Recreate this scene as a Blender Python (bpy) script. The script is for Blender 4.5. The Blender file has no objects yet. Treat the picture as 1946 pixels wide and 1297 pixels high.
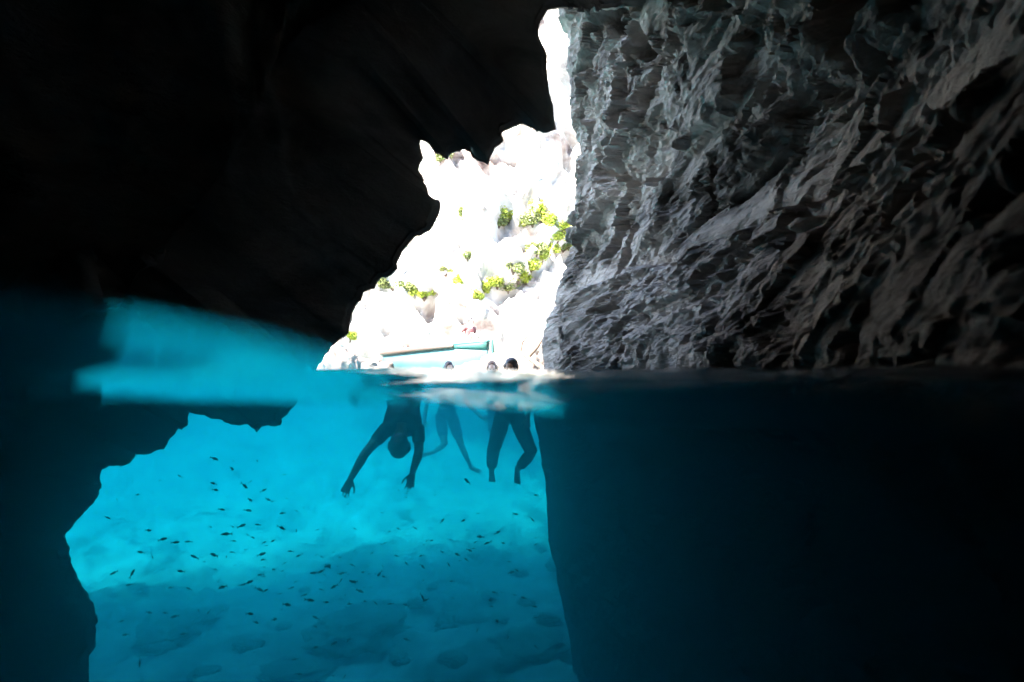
import bpy, bmesh, math, random
import numpy as np
from mathutils import Vector, Matrix
from mathutils.bvhtree import BVHTree

random.seed(7)
rng = np.random.default_rng(7)
R = math.radians
scene = bpy.context.scene
col = scene.collection

# ------------------------------------------------------------------ camera geometry (1946 x 1297 photograph pixels)
F_PX, CX, CY, HORIZON = 1291.0, 973.0, 648.5, 718.0
PITCH = math.atan((HORIZON - CY) / F_PX)
CP, SP = math.cos(PITCH), math.sin(PITCH)


def ray(px, py):
    a, b = (px - CX) / F_PX, (CY - py) / F_PX
    return np.array([a, CP - b * SP, SP + b * CP])


def at(px, py, y):
    d = ray(px, py)
    return d * (y / d[1])


def pix(p):
    """photo pixel of world points (n,3)"""
    p = np.asarray(p)
    yc = p[..., 1] * CP + p[..., 2] * SP
    zc = -p[..., 1] * SP + p[..., 2] * CP
    yc = np.maximum(yc, 1e-3)
    return CX + F_PX * p[..., 0] / yc, CY - F_PX * zc / yc


# ------------------------------------------------------------------ noise
_perm = rng.permutation(256)
_perm = np.concatenate([_perm, _perm, _perm])
_g = rng.normal(size=(256, 3))
_g /= np.linalg.norm(_g, axis=1)[:, None]


def perlin(p):
    p = np.asarray(p, dtype=np.float64)
    i = np.floor(p).astype(np.int64)
    f = p - i
    i &= 255
    u = f * f * f * (f * (f * 6 - 15) + 10)
    out = 0
    for dx in (0, 1):
        wx = u[..., 0] if dx else 1 - u[..., 0]
        for dy in (0, 1):
            wy = u[..., 1] if dy else 1 - u[..., 1]
            for dz in (0, 1):
                wz = u[..., 2] if dz else 1 - u[..., 2]
                h = _perm[_perm[_perm[(i[..., 0] + dx) & 255] + ((i[..., 1] + dy) & 255)] + ((i[..., 2] + dz) & 255)]
                g = _g[h]
                out = out + wx * wy * wz * (g[..., 0] * (f[..., 0] - dx) + g[..., 1] * (f[..., 1] - dy) + g[..., 2] * (f[..., 2] - dz))
    return out * 1.6


def fbm(p, octaves=4, gain=0.5, lac=2.03):
    p = np.asarray(p, dtype=np.float64)
    s, a = 0, 1.0
    for k in range(octaves):
        s = s + a * perlin(p + 17.3 * k)
        p = p * lac
        a *= gain
    return s


def ridged(p, octaves=4, gain=0.5, lac=2.1):
    p = np.asarray(p, dtype=np.float64)
    s, a, w = 0, 1.0, 1.0
    for k in range(octaves):
        n = 1 - np.abs(perlin(p + 31.7 * k)) * 1.3
        n = n * n
        s = s + a * n * w
        w = np.clip(n * 1.6, 0, 1)
        p = p * lac
        a *= gain
    return s


def facets(x, y, seed, tilt=0.8, sharp=34.0):
    """blocky relief: every cell of a jittered grid is a tilted plane of its own"""
    ix, iy = np.floor(x).astype(np.int64), np.floor(y).astype(np.int64)
    num = np.zeros(x.shape)
    den = np.zeros(x.shape)
    for dx in (-1, 0, 1):
        for dy in (-1, 0, 1):
            cx_, cy_ = ix + dx, iy + dy
            h = _perm[_perm[(cx_ + seed) & 255] + (cy_ & 255)]
            h2 = _perm[h + 71]
            jx, jy = cx_ + 0.5 + 0.85 * (h / 255.0 - 0.5), cy_ + 0.5 + 0.85 * (h2 / 255.0 - 0.5)
            d = (x - jx) ** 2 + (y - jy) ** 2
            g = _g[_perm[h + 133]]
            v = g[..., 2] * 0.6 + tilt * (g[..., 0] * (x - jx) + g[..., 1] * (y - jy))
            w = np.exp(-np.minimum(d * sharp, 60)) + 1e-30
            num += w * v
            den += w
    return num / den


def sstep(x, a, b):
    t = np.clip((x - a) / (b - a), 0, 1)
    return t * t * (3 - 2 * t)


# ------------------------------------------------------------------ object helpers
def tag(o, label=None, cat=None, group=None, kind=None):
    if label: o['label'] = label
    if cat: o['category'] = cat
    if group: o['group'] = group
    if kind: o['kind'] = kind
    return o


def link(name, me, mat=None, parent=None):
    o = bpy.data.objects.new(name, me)
    col.objects.link(o)
    if mat is not None:
        me.materials.append(mat)
    if parent is not None:
        o.parent = parent
    return o


def empty(name, loc=(0, 0, 0), rz=0):
    o = bpy.data.objects.new(name, None)
    col.objects.link(o)
    o.location = loc
    o.rotation_euler.z = rz
    return o


def mesh_np(name, verts, faces, smooth=True):
    me = bpy.data.meshes.new(name)
    verts = np.asarray(verts, dtype=np.float32)
    faces = np.asarray(faces, dtype=np.int32)
    k = faces.shape[1]
    me.vertices.add(len(verts))
    me.vertices.foreach_set('co', verts.ravel())
    me.loops.add(faces.size)
    me.loops.foreach_set('vertex_index', faces.ravel())
    me.polygons.add(len(faces))
    me.polygons.foreach_set('loop_start', np.arange(0, faces.size, k, dtype=np.int32))
    me.polygons.foreach_set('use_smooth', np.full(len(faces), smooth))
    me.update(calc_edges=True)
    me.validate()
    return me


def grid_faces(nu, nv, wrap_u=False, wrap_v=False, off=0):
    iu = np.arange(nu if wrap_u else nu - 1)
    iv = np.arange(nv if wrap_v else nv - 1)
    a, b = np.meshgrid(iu, iv, indexing='ij')
    a2, b2 = (a + 1) % nu, (b + 1) % nv
    return np.stack([a * nv + b, a2 * nv + b, a2 * nv + b2, a * nv + b2], -1).reshape(-1, 4) + off


def grid_normals(g, wrap_u=False, wrap_v=False):
    if wrap_u:
        du = np.roll(g, -1, 0) - np.roll(g, 1, 0)
    else:
        du = np.gradient(g, axis=0)
    if wrap_v:
        dv = np.roll(g, -1, 1) - np.roll(g, 1, 1)
    else:
        dv = np.gradient(g, axis=1)
    n = np.cross(du, dv)
    return n / np.maximum(np.linalg.norm(n, axis=-1, keepdims=True), 1e-9)


def bm_obj(name, bm, mat, parent=None, smooth=True):
    bmesh.ops.recalc_face_normals(bm, faces=bm.faces[:])
    me = bpy.data.meshes.new(name)
    bm.to_mesh(me)
    bm.free()
    if smooth:
        me.polygons.foreach_set('use_smooth', np.full(len(me.polygons), True))
    return link(name, me, mat, parent)


# ------------------------------------------------------------------ materials
def new_mat(name):
    m = bpy.data.materials.new(name)
    m.use_nodes = True
    nt = m.node_tree
    return m, nt, nt.nodes, nt.links, nt.nodes['Principled BSDF']


def plain(name, c, rough=0.6, spec=0.5, var=0.0, scale=8.0):
    m, nt, N, L, b = new_mat(name)
    b.inputs['Base Color'].default_value = (*c, 1)
    b.inputs['Roughness'].default_value = rough
    b.inputs['Specular IOR Level'].default_value = spec
    if var:
        tc = N.new('ShaderNodeTexCoord')
        nz = N.new('ShaderNodeTexNoise')
        nz.inputs['Scale'].default_value = scale
        nz.inputs['Detail'].default_value = 5
        L.new(tc.outputs['Object'], nz.inputs['Vector'])
        rp = N.new('ShaderNodeValToRGB')
        rp.color_ramp.elements[0].position = 0.3
        rp.color_ramp.elements[1].position = 0.7
        rp.color_ramp.elements[0].color = (*[x * (1 - var) for x in c], 1)
        rp.color_ramp.elements[1].color = (*[min(1, x * (1 + var)) for x in c], 1)
        L.new(nz.outputs['Fac'], rp.inputs['Fac'])
        L.new(rp.outputs['Color'], b.inputs['Base Color'])
    return m


def rock_mat(name, stops, scale=1.2, bump=0.6, rough=0.8, bump_scale=17, dist=0.05, below_water=None):
    m, nt, N, L, b = new_mat(name)
    tc = N.new('ShaderNodeTexCoord')
    mp = N.new('ShaderNodeMapping')
    mp.inputs['Rotation'].default_value = (R(35), 0, 0)
    mp.inputs['Scale'].default_value = (1, 0.6, 1.6)
    L.new(tc.outputs['Object'], mp.inputs['Vector'])
    nz = N.new('ShaderNodeTexNoise')
    nz.inputs['Scale'].default_value = scale
    nz.inputs['Detail'].default_value = 9
    nz.inputs['Roughness'].default_value = 0.62
    nz.inputs['Distortion'].default_value = 0.6
    L.new(mp.outputs['Vector'], nz.inputs['Vector'])
    rp = N.new('ShaderNodeValToRGB')
    els = rp.color_ramp.elements
    while len(els) < len(stops):
        els.new(0.5)
    for e, (p, c) in zip(els, stops):
        e.position = p
        e.color = (*c, 1)
    L.new(nz.outputs['Fac'], rp.inputs['Fac'])
    L.new(rp.outputs['Color'], b.inputs['Base Color'])
    n2 = N.new('ShaderNodeTexNoise')
    n2.inputs['Scale'].default_value = bump_scale
    n2.inputs['Detail'].default_value = 8
    n2.inputs['Roughness'].default_value = 0.7
    L.new(mp.outputs['Vector'], n2.inputs['Vector'])
    bp = N.new('ShaderNodeBump')
    bp.inputs['Strength'].default_value = bump
    bp.inputs['Distance'].default_value = dist
    L.new(n2.outputs['Fac'], bp.inputs['Height'])
    L.new(bp.outputs['Normal'], b.inputs['Normal'])
    b.inputs['Roughness'].default_value = rough
    if below_water:
        # base colour turns darker and specular drops below the waterline
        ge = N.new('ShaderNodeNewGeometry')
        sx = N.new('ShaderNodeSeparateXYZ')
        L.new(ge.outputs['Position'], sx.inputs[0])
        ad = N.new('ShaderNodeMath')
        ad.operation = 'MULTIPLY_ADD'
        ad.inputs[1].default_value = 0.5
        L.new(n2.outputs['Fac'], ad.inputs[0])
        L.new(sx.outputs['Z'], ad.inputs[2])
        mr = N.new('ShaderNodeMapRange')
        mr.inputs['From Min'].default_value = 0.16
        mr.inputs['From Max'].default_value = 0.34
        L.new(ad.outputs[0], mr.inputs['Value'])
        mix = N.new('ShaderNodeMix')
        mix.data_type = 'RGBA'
        mix.inputs[6].default_value = (*below_water, 1)
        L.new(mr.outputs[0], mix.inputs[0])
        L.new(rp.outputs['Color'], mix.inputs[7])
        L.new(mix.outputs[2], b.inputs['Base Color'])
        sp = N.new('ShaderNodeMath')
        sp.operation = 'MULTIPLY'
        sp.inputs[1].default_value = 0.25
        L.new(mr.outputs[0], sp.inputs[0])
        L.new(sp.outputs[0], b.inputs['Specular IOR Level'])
    return m


M = {}
M['limestone'] = rock_mat('grey limestone', [(0.34, (0.08, 0.068, 0.058)), (0.45, (0.26, 0.23, 0.205)), (0.57, (0.44, 0.39, 0.35)), (0.72, (0.55, 0.485, 0.43))], bump=0.95, below_water=(0.018, 0.018, 0.012))
M['dark_rock'] = rock_mat('dark wet rock', [(0.3, (0.10, 0.097, 0.09)), (0.55, (0.28, 0.265, 0.24)), (0.75, (0.44, 0.41, 0.36))], rough=0.7, below_water=(0.012, 0.012, 0.010))
M['cliff'] = rock_mat('pale cliff limestone', [(0.30, (0.06, 0.03, 0.025)), (0.39, (0.22, 0.17, 0.145)), (0.5, (0.36, 0.33, 0.30)), (0.8, (0.45, 0.43, 0.40))], scale=0.35, bump_scale=2.0, dist=0.15)
M['boulder'] = rock_mat('shore boulder', [(0.3, (0.05, 0.03, 0.024)), (0.5, (0.14, 0.105, 0.085)), (0.75, (0.28, 0.24, 0.20))], scale=1.5, bump_scale=8)
M['sand'] = rock_mat('seabed sand', [(0.36, (0.10, 0.10, 0.075)), (0.47, (0.26, 0.245, 0.195)), (0.58, (0.36, 0.34, 0.27)), (0.75, (0.46, 0.43, 0.36))], scale=0.8, bump=0.5, bump_scale=5, rough=0.95, dist=0.08)
M['weed_rock'] = rock_mat('weedy seabed rock', [(0.3, (0.05, 0.055, 0.035)), (0.55, (0.12, 0.12, 0.085)), (0.8, (0.22, 0.21, 0.16))], scale=3)
M['skin_tan'] = plain('tanned skin', (0.30, 0.17, 0.11), 0.5, 0.4, 0.12, 12)
M['skin_pale'] = plain('pale skin', (0.62, 0.46, 0.38), 0.5, 0.4, 0.1, 12)
M['hair_dark'] = plain('dark wet hair', (0.018, 0.012, 0.010), 0.35, 0.5, 0.3, 40)
M['hair_brown'] = plain('brown wet hair', (0.10, 0.055, 0.03), 0.4, 0.5, 0.3, 40)
M['black_cloth'] = plain('black swim cloth', (0.02, 0.02, 0.025), 0.7, 0.3, 0.2, 20)
M['blue_cloth'] = plain('blue swim cloth', (0.16, 0.30, 0.42), 0.7, 0.3, 0.15, 20)
M['pink_cloth'] = plain('pink cloth', (0.15, 0.06, 0.06), 0.8, 0.2, 0.1, 20)
M['eye'] = plain('dark eyes', (0.02, 0.015, 0.012), 0.2)
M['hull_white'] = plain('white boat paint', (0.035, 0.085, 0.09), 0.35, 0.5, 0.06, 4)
M['boat_teal'] = plain('turquoise boat paint', (0.02, 0.07, 0.06), 0.4, 0.5, 0.12, 6)
M['boat_wood'] = plain('brown varnished wood', (0.03, 0.018, 0.011), 0.5, 0.5, 0.3, 9)
M['bark'] = plain('grey brown bark', (0.09, 0.065, 0.05), 0.9, 0.2, 0.3, 10)
M['fish'] = plain('dark fish scales', (0.035, 0.045, 0.05), 0.45, 0.5, 0.3, 30)


def leaf_mat(name, c1, c2):
    m, nt, N, L, b = new_mat(name)
    g = N.new('ShaderNodeNewGeometry')
    rp = N.new('ShaderNodeValToRGB')
    rp.color_ramp.elements[0].color = (*c1, 1)
    rp.color_ramp.elements[1].color = (*c2, 1)
    L.new(g.outputs['Random Per Island'], rp.inputs['Fac'])
    L.new(rp.outputs['Color'], b.inputs['Base Color'])
    b.inputs['Roughness'].default_value = 0.6
    return m


M['leaf_bright'] = leaf_mat('bright shrub leaves', (0.13, 0.17, 0.015), (0.30, 0.34, 0.03))
M['leaf_olive'] = leaf_mat('olive shrub leaves', (0.08, 0.10, 0.03), (0.20, 0.22, 0.06))


def water_mat():
    m = bpy.data.materials.new('sea water')
    m.use_nodes = True
    nt = m.node_tree
    N, L = nt.nodes, nt.links
    N.clear()
    out = N.new('ShaderNodeOutputMaterial')
    tr = N.new('ShaderNodeBsdfTransparent')
    gl = N.new('ShaderNodeBsdfGlossy')
    gl.inputs['Roughness'].default_value = 0.02
    fr = N.new('ShaderNodeFresnel')
    fr.inputs['IOR'].default_value = 1.33
    mx = N.new('ShaderNodeMixShader')
    L.new(fr.outputs[0], mx.inputs[0])
    L.new(tr.outputs[0], mx.inputs[1])
    L.new(gl.outputs[0], mx.inputs[2])
    L.new(mx.outputs[0], out.inputs['Surface'])
    sc = N.new('ShaderNodeVolumeScatter')
    sc.inputs['Color'].default_value = (0.3, 0.87, 1.0, 1)
    sc.inputs['Density'].default_value = WATER_SCATTER
    sc.inputs['Anisotropy'].default_value = 0.8
    ab = N.new('ShaderNodeVolumeAbsorption')
    ab.inputs['Color'].default_value = WATER_ABS_COLOR
    ab.inputs['Density'].default_value = WATER_ABS
    ad = N.new('ShaderNodeAddShader')
    L.new(sc.outputs[0], ad.inputs[0])
    L.new(ab.outputs[0], ad.inputs[1])
    L.new(ad.outputs[0], out.inputs['Volume'])
    return m


WATER_SCATTER = 0.12
WATER_ABS = 0.34
WATER_ABS_COLOR = (0.0, 0.825, 0.912, 1)
M['water'] = water_mat()

# ------------------------------------------------------------------ right rock wall of the cave
EDGE = np.array([  # photo pixels of the wall's far edge
    (1110, -400), (1095, -60), (1064, 20), (1072, 70), (1078, 140), (1086, 190), (1088, 230), (1098, 270), (1103, 300), (1100, 350), (1097, 395),
    (1090, 430), (1080, 470), (1072, 510), (1058, 545), (1050, 580), (1034, 608), (1026, 640), (1030, 690), (1018, 740), (1014, 790), (1024, 840), (1034, 900),
    (1040, 960), (1042, 1020), (1050, 1070), (1064, 1130), (1076, 1190), (1086, 1250), (1090, 1300), (1100, 1500)], float)


def edge_x(z):
    y0 = 8.8
    pts = np.array([at(px, py, y0) for px, py in EDGE])
    o = np.argsort(pts[:, 2])
    return np.interp(z, pts[o, 2], pts[o, 0])


def build_right_wall():
    zs = np.concatenate([np.linspace(-6.0, -1.2, 60, endpoint=False), np.linspace(-1.2, 4.9, 430, endpoint=False), np.linspace(4.9, 7.0, 50)])
    ex = edge_x(zs)
    nf = 560
    t = np.linspace(0, 1, nf)
    t = t ** 0.85
    # plan of the visible face: from the mouth edge past the camera's right
    yy = 8.8 - 12.3 * t
    g = np.zeros((nf, len(zs), 3))
    xl = np.interp(yy, [-4, 1.0, 2.4, 3.6, 4.6, 8.8], [1.35, 1.50, 1.64, 1.66, 1.52, 0.5])                                    # straight face
    bulge = 0.16 * np.sin(np.clip((8.8 - yy) / 6.5, 0, 1) * math.pi)
    x0 = (xl + bulge)[:, None] + 0 * zs[None]
    base_edge = 2.7 - 0.25 * 8.8
    x0 += (ex - base_edge)[None, :] * np.exp(-t * 6)[:, None]
    x0 -= 0.05 * np.clip(zs, 0, 5)[None, :] * sstep(t, 0.05, 0.4)[:, None]     # leans over the water
    g[..., 0] = x0
    g[..., 1] = yy[:, None]
    g[..., 2] = zs[None]
    n = np.array([-0.97, -0.24, 0.0])
    P = g.copy()
    s = P[..., 1] * -1.03                                   # distance along the wall towards the camera
    z = P[..., 2]
    wob = 0.35 * fbm(np.stack([s * 0.6, z * 0.6, 0 * s], -1), 3)
    # folds run diagonally up the wall
    ca, sa = math.cos(R(24)), math.sin(R(24))
    al = s * ca + z * sa + 0.2 * wob
    ac = -s * sa + z * ca + 0.2 * wob
    st = lambda fa, fc, k: np.stack([al * fa, ac * fc, 0 * s + k], -1)
    zl = 0.97 + 0.07 * fbm(np.stack([s * 1.3, 0 * s, 0 * s + 8], -1), 3)
    ledge = 1 - sstep(z, zl - 0.015, zl + 0.035)
    fade = sstep(s, -8.9, -7.6)
    w1 = 0.55 * fbm(st(0.9, 2.0, 70), 5, 0.6)
    w2 = 0.55 * fbm(st(0.9, 2.0, 90), 5, 0.6)
    patch = sstep(fbm(st(0.6, 1.3, 120), 3), -0.35, 0.5)          # smooth and broken areas alternate
    big = 0.24 * facets(al * 0.45 + w1, ac * 1.0 + w2, 3, 0.8, 55) + 0.15 * facets(al * 1.0 + w1 + 0.3, ac * 2.3 + 1.2 * w2, 17)
    small = 0.065 * facets(al * 2.4 + 1.5 * w1, ac * 5.5 + 2 * w2, 51) + 0.026 * facets(al * 6 + 2 * w1, ac * 12 + 3 * w2, 87)
    fine = 0.030 * fbm(st(3.0, 7.0, 1), 5, 0.62)
    cracks = 0.26 * sstep(ridged(st(0.55, 1.9, 44), 4, 0.55), 1.36, 1.75) + 0.09 * sstep(ridged(st(1.7, 5.0, 64), 3, 0.5), 1.3, 1.65) * patch
    slab = np.exp(-((z - zl - 0.13) / 0.13) ** 2)                  # smooth slab just above the ledge
    k = 1 - 0.75 * slab
    low = 1 - 0.45 * sstep(zl - z, 0.1, 0.3)
    d = 0.12 * fbm(np.stack([s * 0.4, z * 0.5, 0 * s + 3.1], -1), 2) + big * (0.9 * k + 0.1) * low + small * (0.35 + 0.65 * patch) * k + fine * (0.5 + 0.5 * patch) * k - cracks * k
    # deep pockets high on the wall
    pk = fbm(np.stack([s * 0.95 + 5, z * 1.15, 0 * s + 22], -1), 3)
    d -= 0.30 * sstep(pk, 0.28, 0.62) * sstep(z, 1.3, 1.9)
    # the lower bed stands proud, its face leaning back so that it catches the light
    d += (0.20 + 0.42 * np.clip(zl - z, 0, 1)) * ledge * fade
    cl = ridged(np.stack([s * 1.5 + 0.9 * z + 0.6 * wob, z * 0.3, 0 * s + 40], -1), 2)
    d -= 0.13 * sstep(cl, 1.28, 1.5) * ledge * sstep(z, 0.25, 0.55)
    d -= 0.08 * np.exp(-((z - 0.0 - 0.05 * wob) / 0.14) ** 2)
    amp = 0.30 + 0.70 * sstep(t, 0.0, 0.05)[:, None]
    under = 1 - 0.6 * sstep(-z, 0.1, 0.6)
    g = g + n * (d * amp * under)[..., None]
    # the back of the rock, out through the mouth and round
    E = g[0]
    ring = []
    for dx, y in ((0.16, 9.1), (0.5, 9.5), (1.6, 10.0), (4.0, 10.2), (6.0, 9.5), (6.0, -3.2)):
        q = E.copy()
        q[:, 0] = E[:, 0] + dx if dx < 2 else dx
        q[:, 1] = y
        q += 0.08 * fbm(np.stack([q[:, 0] * 2, q[:, 1] * 2, q[:, 2] * 2], -1), 3)[:, None] * (dx < 2)
        ring.append(q)
    full = np.concatenate([np.array(ring[::-1]), g], 0)
    nu, nv = full.shape[:2]
    v = full.reshape(-1, 3)
    f = grid_faces(nu, nv, wrap_u=True)
    me = mesh_np('rock_wall', v, f)
    bm = bmesh.new()
    bm.from_mesh(me)
    bmesh.ops.holes_fill(bm, edges=[e for e in bm.edges if e.is_boundary])
    bmesh.ops.recalc_face_normals(bm, faces=bm.faces[:])
    bm.to_mesh(me)
    bm.free()
    me.polygons.foreach_set('use_smooth', np.full(len(me.polygons), False))
    o = link('rock_wall', me, M['limestone'])
    tag(o, 'rugged grey limestone wall right of the cave mouth, ledge above the waterline', 'rock wall', kind='structure')
    return o


build_right_wall()

# ------------------------------------------------------------------ the rest of the cave: left mass, roof, back
CONTOUR = [  # px, py, distance: clockwise from the lower left up over the mouth and down behind the right wall
    (175, 1420, 4.35), (180, 1297, 4.35), (183, 1180, 4.35), (166, 1130, 4.35), (150, 1095, 4.35), (133, 1040, 4.35), (129, 1010, 4.35), (141, 985, 4.35), (165, 960, 4.35), (184, 930, 4.35), (188, 900, 4.35), (197, 884, 4.35),
    (222, 880, 4.35), (243, 871, 4.35), (262, 856, 4.35), (285, 862, 4.35), (310, 857, 4.35), (328, 838, 4.35), (342, 822, 4.35), (354, 812, 4.5), (350, 796, 4.5), (352, 784, 4.5), (360, 779, 4.5),
    (385, 784, 4.5), (420, 793, 4.5), (452, 806, 4.5), (490, 813, 4.5), (520, 808, 4.6), (538, 793, 4.6), (556, 768, 4.6), (575, 735, 4.6), (600, 706, 4.7), (634, 668, 4.7), (640, 655, 4.7),
    (660, 634, 4.7), (672, 610, 4.7), (684, 590, 4.7), (690, 572, 4.7), (690, 556, 4.7), (712, 550, 4.7), (722, 535, 4.7), (750, 520, 4.7), (768, 495, 4.7), (774, 474, 4.7), (800, 450, 4.7), (818, 428, 4.7), (828, 405, 4.7), (826, 388, 4.7),
    (815, 372, 4.7), (813, 340, 4.7), (806, 305, 4.7), (806, 272, 4.7), (820, 275, 4.7), (834, 290, 4.7), (846, 302, 4.7), (866, 294, 4.7), (884, 283, 4.7), (905, 300, 4.7), (921, 309, 4.7), (930, 292, 4.7), (948, 270, 4.7), (962, 252, 4.7),
    (985, 234, 4.7), (1000, 243, 4.7), (1015, 246, 4.7), (1035, 253, 4.7), (1050, 249, 4.7), (1057, 248, 4.7), (1053, 222, 4.7), (1053, 200, 4.7), (1047, 178, 4.7), (1044, 150, 4.7), (1042, 125, 4.7), (1043, 105, 4.7), (1037, 88, 4.7), (1028, 66, 4.7), (1029, 46, 4.7), (1043, 22, 4.7),
    (1066, 18, 4.7), (1085, 18, 4.7), (1130, 20, 6.2), (1190, 16, 6.2), (1250, 0, 6.2), (1330, -30, 6.2), (1450, -60, 6.2), (1600, 0, 6.2), (1640, 300, 4.7), (1640, 1250, 4.7), (1500, 1680, 4.6), (800, 1740, 4.4), (300, 1660, 4.35)]


def resample_closed(p, n):
    q = np.vstack([p, p[:1]])
    L = np.concatenate([[0], np.cumsum(np.linalg.norm(np.diff(q, axis=0), axis=1))])
    t = np.linspace(0, L[-1], n, endpoint=False)
    return np.stack([np.interp(t, L, q[:, k]) for k in range(q.shape[1])], -1)


def smooth_closed(p, sig):
    n = len(p)
    k = np.fft.fftfreq(n) * 2 * math.pi
    w = np.exp(-0.5 * (k * sig) ** 2)
    return np.real(np.fft.ifft(np.fft.fft(p, axis=0) * w[:, None], axis=0))


def build_cave():
    n = 1300
    c = np.array([at(px, py, y) for px, py, y in CONTOUR])
    C = resample_closed(c, n)
    # ragged edge
    jit = np.stack([fbm(C * 3.0 + 5, 4), 0 * C[:, 0], fbm(C * 3.0 + 55, 4)], -1)
    cpx, cpy = pix(C)
    calm = 1 - 0.93 * (np.abs(cpx - 1055) < 34) * (cpy < 262)
    Cj = C + calm[:, None] * (0.04 * jit) + calm[:, None] * 0.032 * np.stack([fbm(C * 9.0 + 5, 3), 0 * C[:, 0], fbm(C * 9.0 + 55, 3)], -1)
    cen = np.array([-0.6, 0, 0.3])

    def expand(p, m, y):
        d = p - cen
        d[:, 1] = 0
        d /= np.linalg.norm(d, axis=1)[:, None]
        q = p + d * m
        q[:, 1] = y
        return q
    s1, s2 = smooth_closed(C, 26), smooth_closed(C, 75)

    def side(sig):
        q = smooth_closed(C, sig)
        t = np.roll(q, -1, 0) - np.roll(q, 1, 0)
        nn = np.stack([-t[:, 2], 0 * t[:, 0], t[:, 0]], -1)
        nn /= np.linalg.norm(nn, axis=1)[:, None] + 1e-9
        if (nn * (s2 - cen))[:, [0, 2]].sum() < 0:
            nn = -nn
        return nn
    n12, n40 = side(14), side(45)
    th = np.unwrap(np.arctan2(s2[:, 2] - cen[2], s2[:, 0] - cen[0]))
    if th[-1] < th[0]:
        th = -np.maximum.accumulate(-th)
    else:
        th = np.maximum.accumulate(th)

    def ell(cx, cz, ax, az, y):
        c_, s_ = np.cos(th), np.sin(th)
        k = (np.abs(c_) ** 3.2 + np.abs(s_) ** 3.2) ** (-1 / 3.2)
        return np.stack([cx + ax * c_ * k, 0 * c_ + y, cz + az * s_ * k], -1)
    rb = Cj * ((C[:, 1] + 0.45) / C[:, 1])[:, None] + n12 * 0.03
    rb[:, 1] = C[:, 1] + 0.45
    ro = (0.5 * s1 + 0.5 * C) * (5.9 / C[:, 1])[:, None] + n40 * 1.3
    ro[:, 1] = 5.9
    rings = [ell(-1, 0.2, 13, 12.2, -13), ell(-1, 0.2, 13, 12.2, 6.2), ro, rb, Cj,
             Cj + n12 * 0.03,
             s1 + n40 * 1.0, ell(-0.8, 0.2, 6.6, 6.2, 2.9), ell(-0.5, 0.2, 6.6, 6.3, -3.0), ell(-0.5, 0, 5, 5.6, -9.5), ell(-0.5, 0, 1.0, 1.0, -10.5)]
    for q in (rings[0], rings[1], rings[2]):
        q[:, 2] += 1.9 * sstep(q[:, 2], 4, 8) * fbm(np.stack([q[:, 0] * 0.42, 0 * th, 0 * th + 2], -1), 4, 0.6)  # unseen outer top made jagged to break up its shadow edge on the seabed
    rings[5][:, 1] = C[:, 1] - 0.05
    rings[6][:, 1] = C[:, 1] - 0.75
    counts = [10, 10, 12, 12, 16, 46, 60, 40, 12, 4]
    rows = []
    for k, m in enumerate(counts):
        for t in np.arange(m) / m:
            tt = t
            rows.append(rings[k] * (1 - tt) + rings[k + 1] * tt)
    rows.append(rings[-1])
    g = np.array(rows)
    nrm = grid_normals(g, wrap_v=True)
    # orient away from rock: at the face near ring 6 normals should look to -y
    i6 = sum(counts[:6])
    if nrm[i6 - 10, :, 1].mean() > 0:
        nrm = -nrm
    w = np.ones(len(g))
    ie = sum(counts[:4])
    idx = np.arange(len(g))
    w = 0.04 + 0.96 * np.where(idx > ie, sstep(idx - ie, 40, 100), sstep(ie - idx, 12, 30))
    p = g
    d = 0.42 * fbm(p * 0.5, 3) + 0.35 * facets(p[..., 0] * 0.8 + 0.5 * fbm(p * 0.7 + 9, 3), p[..., 2] * 0.8 + 0.6 * p[..., 1] + 0.5 * fbm(p * 0.7 + 29, 3), 8) + 0.14 * facets(p[..., 0] * 2.1 + 0.5 * fbm(p * 1.4 + 9, 3), p[..., 2] * 1.9 + p[..., 1], 18) + 0.10 * (ridged(p * 2.6 + 7, 4) - 0.9) + 0.03 * fbm(p * 9, 3)
    d = d - 0.30 * (1 - sstep(idx - ie, 60, 110))[:, None] * (idx >= ie)[:, None]
    g = g + nrm * (d * w[:, None])[..., None]
    nu, nv = g.shape[:2]
    f = grid_faces(nu, nv, wrap_v=True)
    me = mesh_np('cave_roof', g.reshape(-1, 3), f)
    bm = bmesh.new()
    bm.from_mesh(me)
    bmesh.ops.holes_fill(bm, edges=[e for e in bm.edges if e.is_boundary])
    bmesh.ops.recalc_face_normals(bm, faces=bm.faces[:])
    bm.to_mesh(me)
    bm.free()
    me.polygons.foreach_set('use_smooth', np.full(len(me.polygons), True))
    o = link('cave_roof', me, M['dark_rock'])
    tag(o, 'black shadowed rock mass forming the left wall and roof of the sea cave', 'cave', kind='structure')


build_cave()

# ------------------------------------------------------------------ seabed
def seabed_z(x, y):
    b = -3.75 + 3.9 * sstep(y, 13, 36) ** 1.2
    p = np.stack([x, y, 0 * x], -1)
    b = b + 0.16 * fbm(p * 0.35, 3) + 0.12 * (ridged(p * 0.9 + 4, 3) - 0.9) + 0.07 * fbm(p * 2.4, 4)
    return b


def build_seabed():
    xs = np.concatenate([np.linspace(-70, -10, 40, endpoint=False), np.linspace(-10, 10, 300, endpoint=False), np.linspace(10, 70, 41)])
    ys = np.concatenate([np.linspace(-9, 5, 60, endpoint=False), np.linspace(5, 24, 320, endpoint=False), np.linspace(24, 46, 80)])
    X, Y = np.meshgrid(xs, ys, indexing='ij')
    Z = seabed_z(X, Y)
    g = np.stack([X, Y, Z], -1)
    me = mesh_np('seabed', g.reshape(-1, 3), grid_faces(len(xs), len(ys)))
    tag(link('seabed', me, M['sand']), 'pale rippled sand seabed running out of the cave', 'seabed', kind='structure')


build_seabed()

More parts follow.
